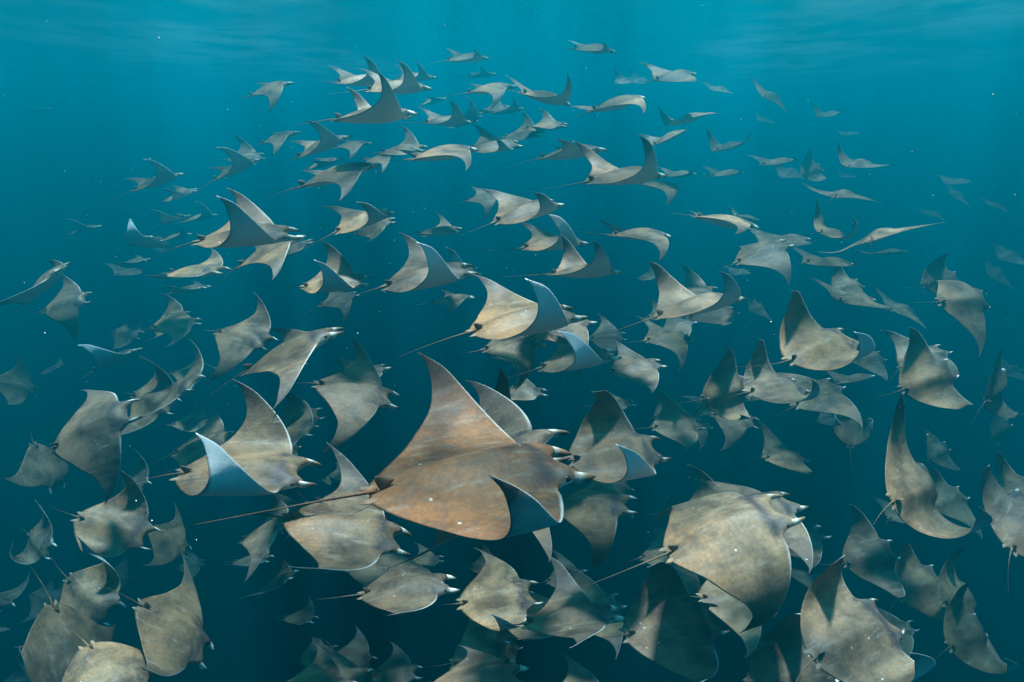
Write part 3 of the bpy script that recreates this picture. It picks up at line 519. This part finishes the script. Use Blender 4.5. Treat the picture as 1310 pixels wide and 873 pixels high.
LABEL = {
1: 'large rusty brown devil ray with one wing raised and the other curled up',
2: 'grey devil ray half hidden behind the brown ray, wing and head fin showing',
3: 'grey devil ray with pale curled wing, swimming right behind the brown ray\'s tail tip',
4: 'large grey devil ray under the brown ray\'s tail, back partly in shadow',
5: 'grey devil ray diving one wing down, above the grey ray with the pale curled wing',
6: 'grey devil ray with raised wing, just above the ray that drops one wing',
7: 'grey devil ray with steep raised wing, swimming just behind the brown ray\'s raised wing',
8: 'grey devil ray banked with its long wing pointing straight down past a smaller ray',
9: 'dull grey devil ray tucked behind the ray whose long wing points straight down',
10: 'grey devil ray just below the tip of a long down-pointing wing',
11: 'dim grey devil ray at the head of the ray below the down-pointing wing tip',
12: 'dim devil ray seen head on with both wings arched up, below a dull grey ray',
13: 'large grey devil ray heading down, overlapped by another ray\'s tail root',
14: 'grey devil ray cut by the frame, its tail crossing a larger ray\'s back',
15: 'large grey devil ray heading steeply down with square back and raised wing',
16: 'dull grey devil ray partly covered by the large ray heading down',
21: 'devil ray cut by the frame, only its pointed wing showing before a dim ray',
22: 'dim devil ray behind the lone pointed wing at the lower frame edge',
23: 'dark shaded devil ray with pale wing edge, below the large ray under the brown one',
24: 'greenish grey devil ray below the brown ray with a curled wing edge',
25: 'grey devil ray at the lower frame edge showing back and head fins',
26: 'greenish devil ray with pointed raised wing, ahead of the ray with curled edge',
27: 'dark grey devil ray in shadow underneath the broad tan ray\'s tail',
28: 'devil ray of which only one pointed wing rises above the lower frame edge',
29: 'broad tan grey devil ray seen from above with both wings drooping and long tail',
30: 'grey devil ray tucked behind the broad tan ray, wing tips showing on both sides',
31: 'dim devil ray just ahead of the broad tan ray\'s head',
32: 'grey devil ray with straight pointed wing, right above the yellowish grey ray',
33: 'yellowish grey devil ray seen from behind with raised wing and visible tail',
34: 'dark devil ray behind the tail of the yellowish grey ray',
35: 'dim greenish devil ray underneath the drooping wing of the broad tan ray',
36: 'grey devil ray seen from behind alone in open water, one thin wing raised',
40: 'tan grey devil ray seen from behind with a very long raised wing and tail stub',
43: 'grey devil ray with dark raised wing tip, above the ray with very long wing',
44: 'paler devil ray overlapped by the ray with the dark raised wing tip',
45: 'pale devil ray banked on edge with one bright curled wing',
48: 'grey devil ray cut off by the side of the frame, seen from behind',
49: 'dim grey devil ray behind the one cut off by the side of the frame',
50: 'grey devil ray bending one wing down and away, at the outer flank of the school',
51: 'tan grey devil ray with dark raised wing and pale curled wing at its head',
52: 'grey devil ray with dark raised wing, behind the one with pale wing at its head',
53: 'dim devil ray crossed by the tail root of the ray with the dark raised wing',
54: 'dull green grey devil ray alone above the broad tan ray',
58: 'dull grey devil ray ahead of the ray with the white upturned wing',
59: 'devil ray with a broad white upturned wing underside, above and ahead of the brown ray',
60: 'pale grey devil ray with both wings raised in a V and white underside',
61: 'dull grey devil ray just ahead of the ray with wings raised in a V',
62: 'dull grey devil ray just under the ray with wings raised in a V',
64: 'grey devil ray with small pale curled wing, facing away past the brown ray\'s head',
65: 'shaded devil ray under the brown ray\'s head with one wing pointing down',
69: 'pale devil ray with three-cornered back and dark curled near wing',
70: 'devil ray whose wing rises behind the one with the dark curled near wing',
71: 'devil ray close under the one with the dark curled near wing',
72: 'pale grey devil ray arched like a cape with its wing hanging down',
74: 'pale grey devil ray with arched back and one wing hanging straight down',
77: 'pale devil ray seen edge on from behind as a long thin S',
81: 'pale devil ray seen edge on from behind, wings spread in a thin slanting line',
106: 'pale devil ray with one sail-like wing and the other curled dark, high in the school',
107: 'pale devil ray overlapped by the ray with sail-like wing',
110: 'devil ray with pale back and small dark curled wing',
111: 'small pale devil ray with hanging wing, behind the one with small dark curled wing',
112: 'devil ray with bright white wing underside glowing between darker rays',
113: 'devil ray with two dark raised wings and a pale hind back',
114: 'devil ray with brown arched wing and bright blue-white curled underside',
115: 'dark devil ray with blue-lit curled underside, behind the one with brown arched wing',
121: 'pale ridge-backed devil ray with hanging wing, head touching a smaller ray',
126: 'bright pale devil ray with smooth arched back and wing hanging at its head',
129: 'dark devil ray with tall raised near wing, topmost large one of the school',
135: 'pale devil ray with low arched back high in the school',
136: 'dark devil ray silhouette with one wing curved up, high in the school',
138: 'bright pale devil ray with drooping wing high in the school',
146: 'lone small devil ray with drooping wing above the school\'s edge',
147: 'dark devil ray with raised near wing leading the outer rim of the school',
152: 'devil ray with tall dark raised near wing and white-edged far wing',
153: 'pale devil ray with hanging wing, right beneath the one with white-edged far wing',
155: 'pale devil ray gliding flat, behind the one with hanging wing',
159: 'devil ray with pale blue curled wing underside at the school\'s outer edge',
160: 'dark devil ray just ahead of the ray whose long wing points straight down',
162: 'dark blue devil ray in open water with one wing hanging down',
163: 'small devil ray climbing at the outer edge of the school in open water',
171: 'dim devil ray seen head on with an arched wing, partly outside the frame',
174: 'dull devil ray tucked behind the ray with the pale curled wing',
177: 'devil ray with a narrow wing hanging down, below the ray with the pale curled wing',
}
HANDLE = dict([(1, 'the brown ray'), (3, 'the ray with pale curled wing'), (5, 'the ray diving one wing down'), (8, 'the ray with down-pointing wing'), (15, 'the square-backed ray heading down'),
 (12, 'the ray arched head on'), (29, 'the broad tan ray'), (33, 'the yellowish grey ray'), (40, 'the very long-winged ray'), (36, 'the lone thin-winged ray'), (43, 'the ray with dark raised wing tip'),
 (45, 'the ray banked on edge'), (50, 'the ray bending one wing away'), (51, 'the ray with pale-winged head'), (54, 'the lone dull green ray'), (60, 'the ray with wings in a V'), (64, 'the ray facing past the brown one'),
 (69, 'the three-cornered pale ray'), (72, 'the cape-shaped ray'), (74, 'the ray with arched back'), (77, 'the thin S-shaped ray'), (81, 'the thin slanting ray'), (106, 'the ray with sail-like wing'), (112, 'the ray with glowing white wing'),
 (114, 'the ray with brown arched wing'), (121, 'the ridge-backed ray'), (126, 'the bright smooth-backed ray'), (129, 'the dark tall-winged ray'), (138, 'the bright drooping ray'), (146, 'the lone ray above the school'), (147, 'the dark rim-leading ray'),
 (152, 'the ray with white-edged far wing'), (159, 'the ray with pale blue curled wing'), (162, 'the dark blue ray'), (26, 'the greenish ray with pointed wing'), (98, 'the ray with dark upcurled tip'), (86, 'the cup-shaped far ray'), (94, 'the twisted flank ray'), (171, 'the head-on ray at the frame edge')])
LABEL.update({98: 'pale devil ray with flat back and dark upcurled wing tip, high in the school', 86: 'small far devil ray with wings curved up like a cup', 94: 'devil ray seen as a twisted strip at the outer flank of the school'})
LIT_BELLIES = {3, 24, 26, 45, 51, 59, 60, 64, 112, 114, 115, 159}      # undersides painted white to the wing tip, standing in for light on them
N_FILL = 50
GROUP = 'devil rays of the school'
USED = set(LABEL.values())
def screen(x, y, z):
    a = math.radians(PITCH); f = y*math.cos(a) - z*math.sin(a); u = y*math.sin(a) + z*math.cos(a)
    return x/f, u/f
ANCH = [(k_, *screen(*[r_ for r_ in RAYS if r_[0] == k_][0][1:4])) for k_ in HANDLE]
def pose_words(l, r_):
    if l > .75 and r_ > .75: return 'with raised wings'
    if l < -.2 and r_ < -.2: return 'with drooping wings'
    if abs(l - r_) > .6: return 'tilting its wings'
    return 'with spread wings'
def auto_label(k, x, y, z, d, l, r_):
    size = 'dim devil ray' if k > 1000 else 'grey devil ray' if d < 5.5 else 'smaller devil ray' if d < 8.5 else 'small hazy devil ray' if d < 12 else 'tiny faint devil ray'
    u, v = screen(x, y, z)
    for k_, au, av in sorted(ANCH, key=lambda t_: (t_[1] - u)**2 + (t_[2] - v)**2)[:4]:
        dx, dy = u - au, v - av; far = math.hypot(dx, dy)
        if far < .035: rel = 'half hidden by' if d > 6 or k > 1000 else 'close beside'
        else:
            w_ = []
            if abs(dy) > .4*abs(dx): w_.append('above' if dy > 0 else 'below')
            if abs(dx) > .4*abs(dy): w_.append('ahead of' if dx > 0 else 'behind')
            rel = ' and '.join(w_) + ('' if w_[-1] != 'above' else '')
        for lab in (f'{size} {rel} {HANDLE[k_]}', f'{size} {pose_words(l, r_)}, {rel} {HANDLE[k_]}'):
            if lab not in USED and len(lab.split()) < 17: USED.add(lab); return lab
    return f'{size} {pose_words(l, r_)}, {rel} {HANDLE[k_]}'
def place(row):
    k, x, y, z, yaw, pit, rol, aL, bL, aR, bR, swL, swR, S = row
    d = math.sqrt(x*x + y*y + z*z); rr = np.random.default_rng(1000 + int(k))
    near = d < 3.6; mid = d < 7.5
    tl = TAIL.get(k, (rr.uniform(.22, .40), rr.normal(0, .05), rr.normal(-.02, .03)))
    V, F, R0, q = build_ray((aL, bL, aR, bR, swL, swR, *tl, rr.uniform(0, 6.28), rr.normal(0, .012), rr.normal(0, .010)), 44 if near else 26 if mid else 16, 26 if near else 16 if mid else 10, mid, near)
    o = bpy.data.objects.new('devil_ray', ray_mesh(V, F, R0, q)); col.objects.link(o)
    M = Matrix(rot(yaw, pit, rol).tolist()).to_4x4(); M.translation = (x, y, z)
    o.matrix_world = M @ Matrix.Scale(S, 4)
    g = rr.uniform(.62, 1.3); wv = rr.uniform(-.008, .008)
    cr, cg, cb, ca = TINT.get(k, (.130*g + wv, .091*g, .060*g - wv, rr.uniform(.7, 1.2)))
    if k in LIT_BELLIES: ca = .1
    o.color = (cr, cg, cb, ca)
    o['label'] = LABEL.get(k) or auto_label(k, x, y, z, d, aL + .5*bL, aR + .5*bR); o['category'] = 'ray'; o['group'] = GROUP
    if d < 7.5:
        for sg in (-1, 1):
            e_ = bpy.data.objects.new('eye', EYE_ME); col.objects.link(e_); e_.parent = o; e_.location = (.205, sg*.0905, .006)
    return o
for row in RAYS: place(row)
# fillers: more rays deep inside the school, between and behind the ones above
fr_ = np.random.default_rng(34); n_fill = tries = 0; P_ = np.array([r_[1:4] for r_ in RAYS]); src = [r_ for r_ in RAYS if r_[1]**2 + r_[2]**2 + r_[3]**2 < 49 and abs(r_[1])/r_[2] < .9]
while n_fill < N_FILL and tries < 20000:
    tries += 1
    a_ = np.array(src[fr_.integers(len(src))][1:4]); d0 = np.linalg.norm(a_); d = d0 + fr_.uniform(1.0, 5.5)
    q_ = a_/d0 + fr_.normal(0, .035, 3); q_ = q_/np.linalg.norm(q_)*d
    if d < 4.2 or d > 11 or np.min(np.linalg.norm(P_ - q_, axis=1)) < .8 or q_[2]/d > -.23: continue
    P_ = np.vstack([P_, q_]); n_fill += 1
    place((1000 + n_fill, *q_, math.radians(16 + 16*fr_.normal()), math.radians(4 + 10*fr_.normal()), math.radians(4 + 16*fr_.normal()), fr_.normal(.2, .5), fr_.normal(.2, .4), fr_.normal(.2, .55), fr_.normal(.2, .4), 0, 0, 1.1*math.exp(fr_.normal(0, .05))))

# drifting specks in the water
pr = np.random.default_rng(5); pv_, pf_ = [], []
for i in range(420):
    d = pr.uniform(.9, 7.0); q_ = np.array([pr.uniform(-1, 1), 1.0, pr.uniform(-.95, .2)]); q_ = q_/np.linalg.norm(q_)*d; a_ = pr.uniform(.0005, .0013)*(1 + .15*d); n0 = len(pv_)
    for v in ((1,0,0),(-1,0,0),(0,1,0),(0,-1,0),(0,0,1.4),(0,0,-1.4)): pv_.append(tuple(q_ + np.array(v)*a_*pr.uniform(.6, 1.3)))
    for f in ((0,2,4),(2,1,4),(1,3,4),(3,0,4),(2,0,5),(1,2,5),(3,1,5),(0,3,5)): pf_.append(tuple(n0 + j for j in f))
pk = NT('plankton'); out = pk.n('ShaderNodeOutputMaterial'); bs = pk.n('ShaderNodeBsdfPrincipled'); tc = pk.n('ShaderNodeTexCoord')
pk.link(pk.mix(pk.noise(tc.outputs['Object'], 3.0), (.35, .38, .34, 1), (.7, .7, .62, 1)), bs.inputs['Base Color']); pk.link(bs.outputs[0], out.inputs['Surface'])
plank = mesh_obj('plankton', pv_, pf_, pk.m); plank['kind'] = 'stuff'
